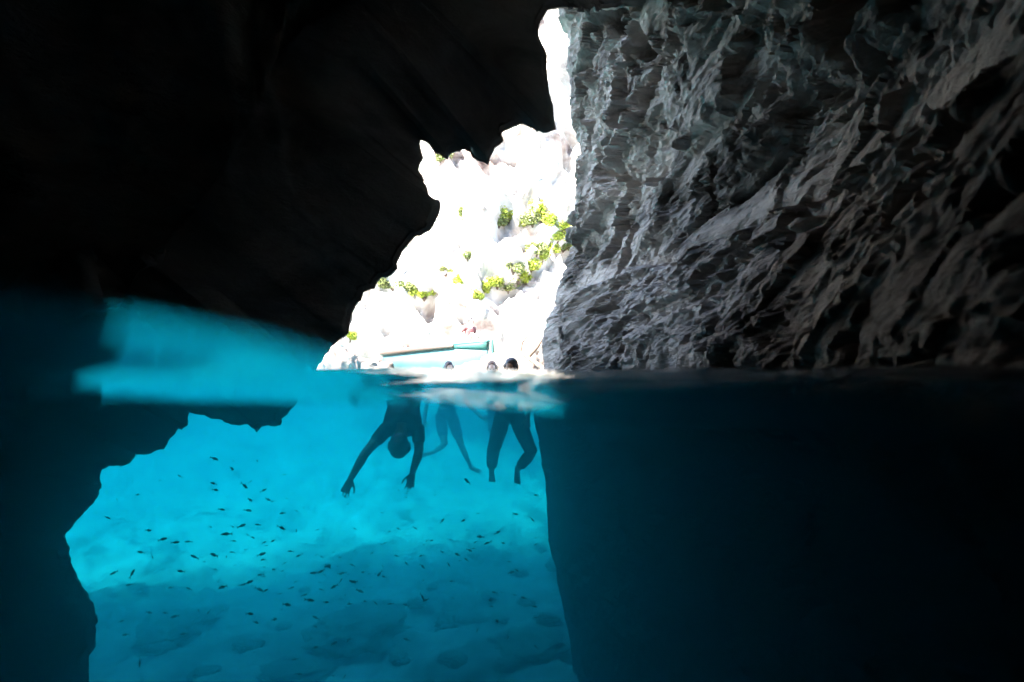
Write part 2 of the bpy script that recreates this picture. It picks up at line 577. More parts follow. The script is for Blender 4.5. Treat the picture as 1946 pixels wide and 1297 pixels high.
# ------------------------------------------------------------------ water: one closed body, surface with a hollow where the camera floats
RIM = np.array([(-900, 560), (-300, 545), (0, 560), (100, 574), (300, 604), (500, 642), (640, 684), (740, 708), (800, 722), (860, 728), (930, 738), (1030, 736), (1080, 718), (1200, 704), (1450, 714), (1700, 742), (1946, 785), (2900, 790)], float)
DIP = np.array([(-900, 770), (0, 770), (250, 762), (500, 764), (700, 770), (850, 760), (1000, 780), (1100, 796), (1500, 815), (1946, 840), (2900, 840)], float)


def build_water():
    r0 = 0.15
    na = 720
    az = np.linspace(-math.pi, math.pi, na, endpoint=False)          # 0 = forward (+y), positive to the right
    rin = r0 * np.sin(np.linspace(0.02, 1, 26) * math.pi / 2)
    rout = r0 * np.exp(np.linspace(0, math.log(110 / r0), 330))[1:]
    r = np.concatenate([rin, rout])
    A, Rr = np.meshgrid(az, r, indexing='ij')
    Ac = np.clip(A, -1.25, 1.25)
    px = CX + F_PX * np.tan(Ac)
    k = np.cos(Ac) / F_PX
    back = sstep(np.abs(A), 1.3, 2.4)
    rim = (HORIZON - np.interp(px, RIM[:, 0], RIM[:, 1])) * k * r0
    rim = rim * (1 - back)
    X, Y = Rr * np.sin(A), Rr * np.cos(A)
    P = np.stack([X, Y, 0 * X], -1)
    hol = -np.sqrt(np.maximum(r0 ** 2 - Rr ** 2, 0))
    z = np.where(Rr < r0, hol + rim * (Rr / r0) ** 4, 0)
    t = np.maximum(Rr - r0, 0)
    fall = np.exp(-(t / 0.09) ** 2)
    dip = (HORIZON - np.interp(px, DIP[:, 0], DIP[:, 1])) * k * 0.5 * (1 - back)
    tr = dip * np.exp(-((Rr - 0.5) / 0.19) ** 2)
    wv = 0.010 * fbm(P * np.array([1.5, 2.3, 1]) + 3, 3) + 0.02 * fbm(P * np.array([0.45, 0.7, 1]) + 8, 2)
    wv = wv + 0.012 * sstep(Rr, 0.18, 0.45) * (1 - sstep(Rr, 1.5, 3)) * fbm(P * np.array([1.3, 7.5, 1]) + np.array([13, 13.4, 0]), 2) + 0.006 * sstep(Rr, 0.16, 0.3) * (1 - sstep(Rr, 0.8, 1.4)) * perlin(np.stack([3.0 * X + 4.0 * Y, 15.0 * Y - 5.0 * X, 0 * X + 5], -1))
    wv = wv * sstep(Rr, 0.2, 0.9) * (1 - 0.6 * sstep(Rr, 3, 9))
    wv = wv + 0.010 * sstep(Rr, 0.8, 3) * fbm(P * np.array([3.0, 5.0, 1]), 2)
    zo = rim * fall + tr + wv
    z = np.where(Rr < r0, z, zo)
    top = np.stack([X, Y, z], -1)
    nu, nv = top.shape[:2]
    verts = [top.reshape(-1, 3)]
    faces = [grid_faces(nu, nv, wrap_u=True)[:, ::-1]]
    me = bpy.data.meshes.new('water')
    # skirt and bottom
    rimi = np.arange(nu) * nv + nv - 1
    low = top[:, -1].copy()
    low[:, 2] = -9.0
    base = nu * nv
    verts.append(low)
    li = base + np.arange(nu)
    sk = np.stack([rimi, np.roll(rimi, -1), np.roll(li, -1), li], -1)
    faces.append(sk)
    v = np.concatenate(verts)
    f = np.concatenate(faces)
    me = mesh_np('water', v, f)
    bm = bmesh.new()
    bm.from_mesh(me)
    bmesh.ops.holes_fill(bm, edges=[e for e in bm.edges if e.is_boundary])
    bmesh.ops.recalc_face_normals(bm, faces=bm.faces[:])
    bm.to_mesh(me)
    bm.free()
    me.polygons.foreach_set('use_smooth', np.full(len(me.polygons), True))
    o = link('water', me, M['water'])
    tag(o, 'clear turquoise sea water filling the cave and the cove', 'water', kind='structure')


build_water()

# ------------------------------------------------------------------ cliff across the cove
def build_cliff():
    us = np.linspace(-60, 60, 420)
    ts = np.linspace(0, 1, 260)
    U, T = np.meshgrid(us, ts, indexing='ij')
    base = 29 + 2.0 * fbm(np.stack([U * 0.12, 0 * U, 0 * U], -1), 3) + 0.012 * U ** 2 * 0.3
    Z = -3.0 + 47 * T
    Y = base + 26 * T ** 1.15 + 3.5 * sstep(T, 0.06, 0.09) * 0.3
    p = np.stack([U, Y, Z], -1)
    d = 2.0 * fbm(p * 0.09, 3) + 1.1 * (ridged(p * np.array([0.22, 0.22, 0.3]) + 2, 4) - 0.9) + 1.7 * facets(p[..., 0] * 0.4 + 0.3 * p[..., 2], p[..., 2] * 0.55 - 0.2 * p[..., 0], 5) + 0.7 * facets(p[..., 0] * 1.1 + 0.5 * p[..., 2], p[..., 2] * 1.4 - 0.5 * p[..., 0], 15) + 0.7 * (ridged(p * 0.9, 4) - 0.9) + 0.12 * fbm(p * 3, 3)
    n = np.array([0, -0.86, 0.5])
    g = p + n * d[..., None]
    back = g[:, -1].copy()
    back[:, 1] += 40
    low = g[:, 0].copy()
    low[:, 1] += 66
    full = np.concatenate([g, back[:, None], low[:, None]], 1)
    me = mesh_np('cliff', full.reshape(-1, 3), grid_faces(full.shape[0], full.shape[1], wrap_v=True))
    bm = bmesh.new()
    bm.from_mesh(me)
    bmesh.ops.holes_fill(bm, edges=[e for e in bm.edges if e.is_boundary])
    bmesh.ops.recalc_face_normals(bm, faces=bm.faces[:])
    bm.to_mesh(me)
    me.polygons.foreach_set('use_smooth', np.full(len(me.polygons), True))
    o = link('cliff', me, M['cliff'])
    tag(o, 'sunlit pale limestone cliff across the cove seen through the cave mouth', 'cliff', kind='structure')
    tree = BVHTree.FromBMesh(bm)
    bm.free()
    return tree


CLIFF = build_cliff()


def on_cliff(px, py):
    d = Vector(ray(px, py)).normalized()
    h = CLIFF.ray_cast(Vector((0, 0, 0)), d)
    return h[0], h[1]


# ------------------------------------------------------------------ small mesh builders
def tube(bm, pts, rad, seg=10, cap=True):
    """tapered tube with rounded ends along a polyline"""
    pts = [Vector(p) for p in pts]
    ringv = []
    up = None
    P, Q = [], []
    d0 = (pts[1] - pts[0]).normalized()
    d1 = (pts[-1] - pts[-2]).normalized()
    if cap:
        for a in (80, 45, 18):
            P.append(pts[0] - d0 * rad[0] * math.sin(R(a))); Q.append(rad[0] * math.cos(R(a)))
    P += pts; Q += list(rad)
    if cap:
        for a in (18, 45, 80):
            P.append(pts[-1] + d1 * rad[-1] * math.sin(R(a))); Q.append(rad[-1] * math.cos(R(a)))
    n = len(P)
    for i, (p, r) in enumerate(zip(P, Q)):
        d = (P[min(i + 1, n - 1)] - P[max(i - 1, 0)]).normalized()
        if up is None:
            up = Vector((0, 0, 1)) if abs(d.z) < 0.9 else Vector((0, 1, 0))
        x = d.cross(up).normalized()
        up = x.cross(d).normalized()
        ringv.append([bm.verts.new(p + (x * math.cos(2 * math.pi * k / seg) + up * math.sin(2 * math.pi * k / seg)) * r) for k in range(seg)])
    for a, b in zip(ringv, ringv[1:]):
        for k in range(seg):
            bm.faces.new((a[k], a[(k + 1) % seg], b[(k + 1) % seg], b[k]))
    bm.faces.new(ringv[0][::-1])
    bm.faces.new(ringv[-1])


def ball(bm, c, rx, ry, rz, rot=None, seg=16):
    m = Matrix.Translation(Vector(c)) @ (rot.to_4x4() if rot is not None else Matrix()) @ Matrix.Diagonal((rx, ry, rz, 1))
    bmesh.ops.create_uvsphere(bm, u_segments=seg, v_segments=seg // 2 + 2, radius=1, matrix=m)


def loft(bm, secs, seg=20):
    """secs: (centre, half width vector, half depth vector)"""
    rings = []
    for c, wv, dv in secs:
        c, wv, dv = Vector(c), Vector(wv), Vector(dv)
        rings.append([bm.verts.new(c + wv * math.cos(2 * math.pi * k / seg) + dv * math.sin(2 * math.pi * k / seg)) for k in range(seg)])
    for a, b in zip(rings, rings[1:]):
        for k in range(seg):
            bm.faces.new((a[k], a[(k + 1) % seg], b[(k + 1) % seg], b[k]))
    bm.faces.new(rings[0][::-1])
    bm.faces.new(rings[-1])


def remeshed(name, bm, mat, parent, voxel=0.007, smooth=4):
    bmesh.ops.recalc_face_normals(bm, faces=bm.faces[:])
    me = bpy.data.meshes.new(name)
    bm.to_mesh(me)
    bm.free()
    tmp = bpy.data.objects.new('tmp', me)
    col.objects.link(tmp)
    md = tmp.modifiers.new('r', 'REMESH')
    md.mode = 'VOXEL'
    md.voxel_size = voxel
    md.use_smooth_shade = True
    sm = tmp.modifiers.new('s', 'SMOOTH')
    sm.iterations = smooth
    sm.factor = 0.5
    dg = bpy.context.evaluated_depsgraph_get()
    out = bpy.data.meshes.new_from_object(tmp.evaluated_get(dg))
    bpy.data.objects.remove(tmp)
    out.name = name
    out.materials.clear()
    out.polygons.foreach_set('use_smooth', np.full(len(out.polygons), True))
    return link(name, out, mat, parent)


# ------------------------------------------------------------------ people
def hand(bm, wrist, direction, palm_n, side, curl=0.35, spread=0.25, s=1.0):
    """palm, four fingers of unequal length and a thumb leaving the side of the palm"""
    d = Vector(direction).normalized()
    n = Vector(palm_n).normalized()
    n = (n - d * n.dot(d)).normalized()
    x = d.cross(n).normalized() * side                   # towards the thumb
    w = Vector(wrist)
    loft(bm, [(w - d * 0.02 * s, x * 0.024 * s, n * 0.018 * s), (w + d * 0.025 * s, x * 0.032 * s, n * 0.016 * s), (w + d * 0.065 * s, x * 0.042 * s, n * 0.014 * s), (w + d * 0.092 * s, x * 0.040 * s, n * 0.011 * s)], 14)
    for k, L in enumerate((0.070, 0.080, 0.074, 0.058)):
        off = (1.5 - k) * 0.0205 * s
        b = w + d * (0.088 - 0.004 * abs(1.3 - k)) * s + x * off
        dd = (d + x * (1.5 - k) * spread * 0.5).normalized()
        pts, cur = [b - dd * 0.02 * s], dd
        a = curl * (0.8 + 0.15 * k)
        p = b
        pts.append(p)
        for seg in (0.45, 0.31, 0.24):
            p = p + cur * L * seg * s
            pts.append(p)
            cur = (cur * math.cos(a) + n * math.sin(a)).normalized()
        tube(bm, pts, [0.0095 * s, 0.009 * s, 0.0085 * s, 0.008 * s, 0.0068 * s], 8)
    tb = w + d * 0.03 * s + x * 0.028 * s
    td = (d * 0.75 + x * 0.75 + n * 0.25).normalized()
    tube(bm, [tb - td * 0.015 * s, tb + td * 0.03 * s, tb + td * 0.055 * s + d * 0.008 * s, tb + td * 0.068 * s + d * 0.028 * s], [0.013 * s, 0.012 * s, 0.0105 * s, 0.0085 * s], 8)


def foot(bm, ankle, toe, s=1.0):
    a, t = Vector(ankle), Vector(toe)
    d = (t - a).normalized()
    up = Vector((0, -1, 0.3)) if abs(d.y) < 0.7 else Vector((0, 0, 1))
    x = d.cross(up).normalized()
    u = x.cross(d).normalized()
    heel = a - d * 0.045 * s
    loft(bm, [(heel - d * 0.012, x * 0.015 * s, u * 0.014 * s), (heel, x * 0.030 * s, u * 0.032 * s), (a + d * 0.02 * s, x * 0.035 * s, u * 0.036 * s), (a * 0.5 + t * 0.5, x * 0.040 * s, u * 0.026 * s), (a * 0.15 + t * 0.85, x * 0.046 * s, u * 0.016 * s)], 14)
    for k in range(5):
        off = (k - 2) * 0.018 * s
        L = (0.034, 0.03, 0.027, 0.023, 0.02)[k] * s
        b = a * 0.15 + t * 0.85 + x * off
        tube(bm, [b - d * 0.01, b + d * L], [0.011 * s if k == 0 else 0.0085 * s] * 2, 8)


def head(bm, c, up, face, s=1.0):
    """skull, jaw, nose, brow, ears about the head centre; face = where it looks"""
    u, f = Vector(up).normalized(), Vector(face)
    f = (f - u * f.dot(u)).normalized()
    x = u.cross(f).normalized()
    c = Vector(c)
    rot = Matrix((x, f, u)).transposed()
    ball(bm, c + u * 0.025 * s - f * 0.008 * s, 0.074 * s, 0.094 * s, 0.088 * s, rot, 24)
    ball(bm, c - u * 0.035 * s + f * 0.022 * s, 0.060 * s, 0.070 * s, 0.070 * s, rot, 20)
    ball(bm, c - u * 0.090 * s + f * 0.062 * s, 0.026 * s, 0.022 * s, 0.022 * s, rot, 12)          # chin
    tube(bm, [c + u * 0.018 * s + f * 0.088 * s, c - u * 0.022 * s + f * 0.108 * s], [0.009 * s, 0.014 * s], 8)   # nose
    for sg in (-1, 1):
        ball(bm, c + x * 0.032 * s * sg + u * 0.024 * s + f * 0.080 * s, 0.024 * s, 0.012 * s, 0.008 * s, rot, 10)   # brow
        ball(bm, c + x * 0.036 * s * sg - u * 0.02 * s + f * 0.070 * s, 0.022 * s, 0.018 * s, 0.018 * s, rot, 10)   # cheek
        ball(bm, c + x * 0.077 * s * sg - u * 0.005 * s, 0.010 * s, 0.020 * s, 0.032 * s, rot, 10)   # ear
    ball(bm, c - u * 0.056 * s + f * 0.086 * s, 0.024 * s, 0.010 * s, 0.006 * s, rot, 10)          # lips
    ball(bm, c - u * 0.066 * s + f * 0.084 * s, 0.021 * s, 0.010 * s, 0.006 * s, rot, 10)
    return x, f, u, rot


def person(name_label, J, skin, hair_mat, clothes, group=None, fingers=0.3, face=(0, -1, 0), head_up=None, long_hair=False):
    """J: joint name -> world point. clothes: list of (part name, material, pieces) with pieces among torso, thigh, calf, hips"""
    root = empty('person', J['pelvis'])
    tag(root, name_label, 'person', group)
    o = Vector(J['pelvis'])
    J = {k: Vector(v) - o for k, v in J.items()}
    lr = (J['shoulder_r'] - J['shoulder_l'])
    hx = (J['hip_r'] - J['hip_l']).normalized()
    sx = lr.normalized()
    spine_d = (J['neck'] - J['pelvis']).normalized()

    def torso_secs(grow=0.0, lo=0, hi=7):
        fy = spine_d.cross(sx).normalized()
        S = [(J['pelvis'] - spine_d * 0.09, hx * (0.10 + grow), fy * (0.085 + grow)),
             (J['pelvis'], hx * (0.165 + grow), fy * (0.115 + grow)),
             (J['pelvis'].lerp(J['spine'], 0.5), sx * (0.150 + grow), fy * (0.105 + grow)),
             (J['spine'], sx * (0.138 + grow), fy * (0.100 + grow)),
             (J['spine'].lerp(J['chest'], 0.6), sx * (0.155 + grow), fy * (0.112 + grow)),
             (J['chest'], sx * (0.165 + grow), fy * (0.115 + grow)),
             (J['chest'].lerp(J['neck'], 0.55), sx * (0.135 + grow), fy * (0.085 + grow)),
             (J['neck'], sx * (0.062 + grow), fy * (0.062 + grow))]
        return S[lo:hi + 1]
    bm = bmesh.new()
    loft(bm, torso_secs(), 24)
    hc = J['head']
    hu = (hc - J['neck']) if head_up is None else Vector(head_up)
    tube(bm, [J['neck'] - spine_d * 0.04, J['neck'].lerp(hc, 0.35), hc - hu.normalized() * 0.03], [0.066, 0.055, 0.055], 14)
    x, f, u, rot = head(bm, hc, hu, face)
    for s, sg in (('l', -1), ('r', 1)):
        sh, el, wr = J['shoulder_' + s], J['elbow_' + s], J['wrist_' + s]
        tube(bm, [J['chest'].lerp(sh, 0.45) + spine_d * 0.03, sh, sh.lerp(el, 0.35), el, el.lerp(wr, 0.3), wr], [0.075, 0.060, 0.050, 0.040, 0.041, 0.027], 14)
        hd = (J['hand_' + s] - wr) if 'hand_' + s in J else (wr - el)
        pn = J.get('palm_' + s, None)
        pn = (pn + o) if pn is not None else Vector((0, -1, 0.2))
        hand(bm, wr, hd, pn, sg * (1 if pn.y < 0 else -1), fingers)
        hp, kn, an = J['hip_' + s], J['knee_' + s], J['ankle_' + s]
        tube(bm, [hp + spine_d * 0.03, hp.lerp(kn, 0.3), kn, kn.lerp(an, 0.28), kn.lerp(an, 0.65), an], [0.092, 0.084, 0.056, 0.058, 0.042, 0.034], 16)
        foot(bm, an, J['toe_' + s])
    remeshed('body', bm, M[skin], root, 0.0075, 5)
    # hair
    bm = bmesh.new()
    ball(bm, hc + u * 0.040 - f * 0.020, 0.083, 0.094, 0.086, rot, 24)
    ball(bm, hc - u * 0.015 - f * 0.052, 0.078, 0.058, 0.082, rot, 20)
    for k in range(26):
        a = random.uniform(-2.4, 2.4) + math.pi
        st = hc + u * 0.05 + (x * math.sin(a) + f * math.cos(a)) * 0.068
        en = st - u * random.uniform(0.05, 0.10) + (x * math.sin(a) + f * math.cos(a)) * random.uniform(0.012, 0.03)
        tube(bm, [st, st.lerp(en, 0.5) + (x * math.sin(a) + f * math.cos(a)) * 0.012, en], [0.016, 0.014, 0.006], 6)
    if long_hair:
        for k in range(22):
            a = random.uniform(-1.2, 1.2) + math.pi
            st = hc + u * 0.0 + (x * math.sin(a) + f * math.cos(a)) * 0.07
            en = st - u * random.uniform(0.12, 0.24) + x * random.uniform(-0.06, 0.06) + f * random.uniform(-0.06, 0.02)
            tube(bm, [st, st.lerp(en, 0.5) + f * random.uniform(-0.03, 0.01), en], [0.014, 0.012, 0.004], 6)
    remeshed('hair', bm, M[hair_mat], root, 0.008, 1)
    for sg in (-1, 1):
        bm = bmesh.new()
        ball(bm, hc + x * 0.031 * sg + u * 0.005 + f * 0.082, 0.013, 0.008, 0.007, rot, 10)
        bm_obj('eye', bm, M['eye'], root)
    for nm, mat, pieces in clothes:
        bm = bmesh.new()
        if 'torso' in pieces:
            loft(bm, torso_secs(0.010, 0, 6), 24)
            for s in 'lr':
                sh, el = J['shoulder_' + s], J['elbow_' + s]
                tube(bm, [J['chest'].lerp(sh, 0.45) + spine_d * 0.03, sh, sh.lerp(el, 0.4)], [0.083, 0.070, 0.061], 14)
        if 'hips' in pieces:
            loft(bm, torso_secs(0.012, 0, 2), 24)
        for s in 'lr':
            hp, kn, an = J['hip_' + s], J['knee_' + s], J['ankle_' + s]
            if 'short' in pieces:
                tube(bm, [hp + spine_d * 0.03, hp.lerp(kn, 0.3), hp.lerp(kn, 0.55)], [0.104, 0.100, 0.096], 16)
            if 'long' in pieces:
                tube(bm, [hp + spine_d * 0.03, hp.lerp(kn, 0.3), kn, kn.lerp(an, 0.28), kn.lerp(an, 0.66)], [0.106, 0.102, 0.080, 0.076, 0.068], 16)
        remeshed(nm, bm, M[mat], root, 0.009, 4)
    return root


def pts(**kw):
    return {k: at(*v) for k, v in kw.items()}


# snorkeller folding head first towards the seabed
JA = pts(pelvis=(767, 752, 6.45), spine=(767, 775, 6.30), chest=(765, 803, 6.16), neck=(762, 826, 6.06), head=(759, 848, 5.98),
         shoulder_l=(733, 817, 6.10), elbow_l=(694, 862, 5.98), wrist_l=(667, 909, 5.88), hand_l=(660, 925, 5.86),
         shoulder_r=(795, 818, 6.12), elbow_r=(796, 860, 6.06), wrist_r=(784, 898, 5.95), hand_r=(781, 915, 5.92),
         hip_l=(752, 748, 6.5), knee_l=(750, 741, 6.92), ankle_l=(752, 738, 7.3), toe_l=(752, 735, 7.5),
         hip_r=(782, 748, 6.5), knee_r=(785, 743, 6.92), ankle_r=(784, 740, 7.3), toe_r=(784, 737, 7.5))
JA['palm_l'] = np.array([0.3, 0.9, 0.0]); JA['palm_r'] = np.array([-0.3, -0.9, 0.1])
person('dark swimmer diving head down with both arms reaching to the seabed', JA, 'skin_tan', 'hair_dark', [('rash_vest', 'black_cloth', ('torso',)), ('swim_shorts', 'black_cloth', ('hips', 'short'))],
       'swimmers in the cave mouth', 0.25, face=(0, 0.9, -0.4))
# swimmer in dark trousers beside the rock wall
JC = pts(pelvis=(968, 786, 8.5), spine=(969, 760, 8.52), chest=(970, 735, 8.54), neck=(971, 714, 8.53), head=(971, 699, 8.48),
         shoulder_l=(944, 726, 8.55), elbow_l=(932, 756, 8.40), wrist_l=(948, 776, 8.20), hand_l=(956, 780, 8.12),
         shoulder_r=(997, 726, 8.55), elbow_r=(1006, 765, 8.60), wrist_r=(1003, 794, 8.42), hand_r=(1002, 812, 8.38),
         hip_l=(955, 797, 8.5), knee_l=(937, 858, 8.32), ankle_l=(934, 896, 8.62), toe_l=(935, 916, 8.74),
         hip_r=(982, 797, 8.5), knee_r=(1010, 860, 8.38), ankle_r=(983, 893, 8.66), toe_r=(983, 920, 8.74))
person('dark haired swimmer treading water in long black trousers by the rock wall', JC, 'skin_tan', 'hair_dark', [('trousers', 'black_cloth', ('hips', 'long'))],
       'swimmers in the cave mouth', 0.3, face=(-0.25, -1, 0.05))
# pale swimmer between them
JB = pts(pelvis=(848, 787, 12.32), spine=(850, 765, 12.32), chest=(851, 740, 12.32), neck=(852, 717, 12.32), head=(853, 700, 12.26),
         shoulder_l=(829, 732, 12.32), elbow_l=(812, 765, 12.21), wrist_l=(806, 800, 12.10), hand_l=(808, 815, 12.04),
         shoulder_r=(875, 732, 12.32), elbow_r=(889, 768, 12.32), wrist_r=(916, 795, 12.10), hand_r=(932, 793, 12.04),
         hip_l=(837, 797, 12.32), knee_l=(845, 845, 12.10), ankle_l=(824, 860, 12.49), toe_l=(802, 866, 12.54),
         hip_r=(860, 797, 12.32), knee_r=(878, 850, 12.21), ankle_r=(896, 890, 12.26), toe_r=(915, 898, 12.21))
person('pale hazy swimmer treading water with one leg stretched, between two darker swimmers', JB, 'skin_pale', 'hair_dark', [('swim_shorts', 'blue_cloth', ('hips', 'short'))],
       'swimmers in the cave mouth', 0.3, face=(0.3, -1, 0))
# brown haired swimmer, only the head clear of the water
JD = pts(pelvis=(944, 782, 11.8), spine=(942, 762, 11.8), chest=(938, 738, 11.8), neck=(936, 716, 11.8), head=(935, 700, 11.75),
         shoulder_l=(918, 730, 11.8), elbow_l=(914, 752, 11.6), wrist_l=(934, 768, 11.4), hand_l=(944, 772, 11.3),
         shoulder_r=(955, 730, 11.8), elbow_r=(964, 755, 11.7), wrist_r=(960, 776, 11.4), hand_r=(957, 786, 11.3),
         hip_l=(938, 792, 11.8), knee_l=(937, 835, 11.7), ankle_l=(938, 868, 11.95), toe_l=(938, 882, 12.1),
         hip_r=(952, 792, 11.8), knee_r=(950, 830, 11.6), ankle_r=(944, 858, 12.0), toe_r=(942, 872, 12.1))
person('brown haired swimmer farther out, head above water beside the dark haired swimmer', JD, 'skin_pale', 'hair_brown', [('swim_shorts', 'blue_cloth', ('hips', 'short'))],
       'swimmers in the cave mouth', 0.3, face=(0, -1, 0))

# ------------------------------------------------------------------ boat moored under the cliff
def build_boat():
    root = empty('boat', (0, 0, 0))
    tag(root, 'white boat with brown rubbing rail and turquoise foredeck moored under the cliff', 'boat')
    L = 5.5
    n = 26
    st = []
    for i in range(n):
        t = i / (n - 1)                                  # 0 stern, 1 bow
        w = 1.02 * (1 - max(0, (t - 0.35) / 0.65) ** 2.3) * (0.82 + 0.18 * min(1, t / 0.3))
        w = max(w, 0.02)
        sheer = 0.90 + 0.20 * t ** 2
        keel = -0.32 + 0.75 * max(0, (t - 0.72) / 0.28) ** 2.2
        st.append((t * L - L / 2, w, sheer, keel))

    def ringpts(x, w, sh, k, inset=0.0):
        return [(x, w - inset, sh), (x, (w - inset) * 0.97, sh * 0.6 + k * 0.4), (x, (w - inset) * 0.82, sh * 0.15 + k * 0.85 + inset), (x, (w - inset) * 0.45, k * 1.0 + 0.06 + inset), (x, 0, k + inset),
                (x, -(w - inset) * 0.45, k + 0.06 + inset), (x, -(w - inset) * 0.82, sh * 0.15 + k * 0.85 + inset), (x, -(w - inset) * 0.97, sh * 0.6 + k * 0.4), (x, -(w - inset), sh)]
    bm = bmesh.new()
    O = [[bm.verts.new(p) for p in ringpts(*s)] for s in st]
    I = [[bm.verts.new(p) for p in ringpts(s[0], max(s[1], 0.06), s[2] - 0.002, s[3], 0.05)] for s in st]
    for A_, fl in ((O, False), (I, True)):
        for a, b in zip(A_, A_[1:]):
            for k in range(8):
                bm.faces.new((a[k], a[k + 1], b[k + 1], b[k]))
    for a, b, c, d in zip(O, O[1:], I, I[1:]):
        bm.faces.new((a[0], b[0], d[0], c[0]))
        bm.faces.new((a[8], b[8], d[8], c[8]))
    bm.faces.new(O[0]); bm.faces.new(I[0])
    bm_obj('hull', bm, M['hull_white'], root)
    # rubbing rail each side
    for sg in (-1, 1):
        bm = bmesh.new()
        tube(bm, [(s[0], sg * (s[1] + 0.015), s[2] - 0.02) for s in st if s[0] < 1.75], [0.075] * len([s for s in st if s[0] < 1.75]), 8)
        bm_obj('rail', bm, M['boat_wood'], root)
    # turquoise foredeck
    bm = bmesh.new()
    fr = [s for s in st if s[0] > 1.0]
    tp = [[bm.verts.new((s[0], s[1] * q, s[2] + 0.05 + 0.05 * (1 - q * q))) for q in (-1, -0.5, 0, 0.5, 1)] for s in fr]
    lo = [[bm.verts.new((s[0], s[1] * q, s[2] - 0.10)) for q in (-1, -0.5, 0, 0.5, 1)] for s in fr]
    for G in (tp, lo):
        for a, b in zip(G, G[1:]):
            for k in range(4):
                bm.faces.new((a[k], a[k + 1], b[k + 1], b[k]))
    for a, b, c, d in zip(tp, tp[1:], lo, lo[1:]):
        bm.faces.new((a[0], b[0], d[0], c[0])); bm.faces.new((a[4], b[4], d[4], c[4]))
    for E_ in (0, -1):
        for k in range(4):
            bm.faces.new((tp[E_][k], tp[E_][k + 1], lo[E_][k + 1], lo[E_][k]))
    bm_obj('foredeck', bm, M['boat_teal'], root)
    # gunwale stripe
    for sg in (-1, 1):
        bm = bmesh.new()
        tube(bm, [(s[0], sg * (s[1] + 0.004), s[2] + 0.045) for s in st], [0.05] * n, 8)
        bm_obj('gunwale', bm, M['boat_teal'], root)
    for sg in (-1, 1):
        bm = bmesh.new()
        fr = [s for s in st if s[0] > 1.5]
        G = [[bm.verts.new((s[0], sg * (s[1] * f_ + o_), s[2] + dz)) for dz, f_, o_ in ((0.10, 1, 0.04), (-0.05, 0.995, 0.045), (-0.06 - 0.13 * (s[0] - 1.5), 0.98, 0.035), (-0.06 - 0.13 * (s[0] - 1.5), 0.98, 0.0), (-0.05, 0.99, 0.005), (0.10, 1, 0.0))] for s in fr]
        for a, b in zip(G, G[1:]):
            for k in range(6):
                bm.faces.new((a[k], a[(k + 1) % 6], b[(k + 1) % 6], b[k]))
        bm.faces.new(G[0]); bm.faces.new(G[-1][::-1])
        bm_obj('bow_panel', bm, M['boat_teal'], root)
    for x in (-1.6, -0.2):
        bm = bmesh.new()
        bmesh.ops.create_cube(bm, size=1, matrix=Matrix.Translation((x, 0, 0.48)) @ Matrix.Diagonal((0.3, 1.78, 0.05, 1)))
        bmesh.ops.bevel(bm, geom=bm.edges[:], offset=0.012, segments=2)
        bm_obj('thwart', bm, M['boat_wood'], root, False)
    bm = bmesh.new()
    tube(bm, [(2.95, 0, 1.15), (3.05, 0, 0.7), (2.75, 0, 0.3)], [0.05, 0.05, 0.04], 8)
    bm_obj('stem_post', bm, M['boat_teal'], root)
    p = at(838, 718, 23.5)
    root.location = (p[0], p[1], 0.0)
    root.rotation_euler.z = R(-52)
    return root


boat = build_boat()
bow = Matrix.Translation(boat.location) @ Matrix.Rotation(boat.rotation_euler.z, 4, 'Z')


def seated(local):
    return np.array(bow @ Vector(local))


JE = {k: seated(v) for k, v in dict(pelvis=(1.75, 0, 1.16), spine=(1.72, 0, 1.34), chest=(1.72, 0, 1.52), neck=(1.74, 0, 1.68), head=(1.80, 0, 1.83),
      shoulder_l=(1.72, 0.19, 1.61), elbow_l=(1.60, 0.32, 1.38), wrist_l=(1.50, 0.34, 1.17), hand_l=(1.40, 0.36, 1.14), shoulder_r=(1.72, -0.19, 1.61), elbow_r=(1.60, -0.32, 1.38), wrist_r=(1.52, -0.34, 1.17), hand_r=(1.42, -0.36, 1.14),
      hip_l=(1.78, 0.1, 1.13), knee_l=(2.08, 0.14, 1.42), ankle_l=(2.38, 0.12, 1.14), toe_l=(2.54, 0.12, 1.13), hip_r=(1.78, -0.1, 1.13), knee_r=(2.1, -0.14, 1.40), ankle_r=(2.4, -0.12, 1.14), toe_r=(2.56, -0.12, 1.13)).items()}
person('dark haired person in pink sitting on the turquoise foredeck of the moored boat', JE, 'skin_pale', 'hair_dark', [('shirt', 'pink_cloth', ('torso',))], None, 0.3, face=tuple(bow.to_3x3() @ Vector((1, 0, 0))))

# ------------------------------------------------------------------ shore boulders, drift branch
def boulder(name, c, rx, ry, rz, mat, seed, sub=5, rough=0.25):
    bm = bmesh.new()
    bmesh.ops.create_icosphere(bm, subdivisions=sub, radius=1)
    v = np.array([x.co[:] for x in bm.verts])
    d = 1 + rough * fbm(v * 1.1 + seed * 7.7, 3) + rough * 0.5 * (ridged(v * 1.8 + seed * 3.3, 4) - 0.9)
    v = np.sign(v) * np.abs(v) ** 0.85 * d[:, None] * np.array([rx, ry, rz])
    for x, q in zip(bm.verts, v):
        x.co = q
    o = bm_obj(name, bm, mat)
    o.location = c
    o.rotation_euler.z = seed * 1.3
    return o


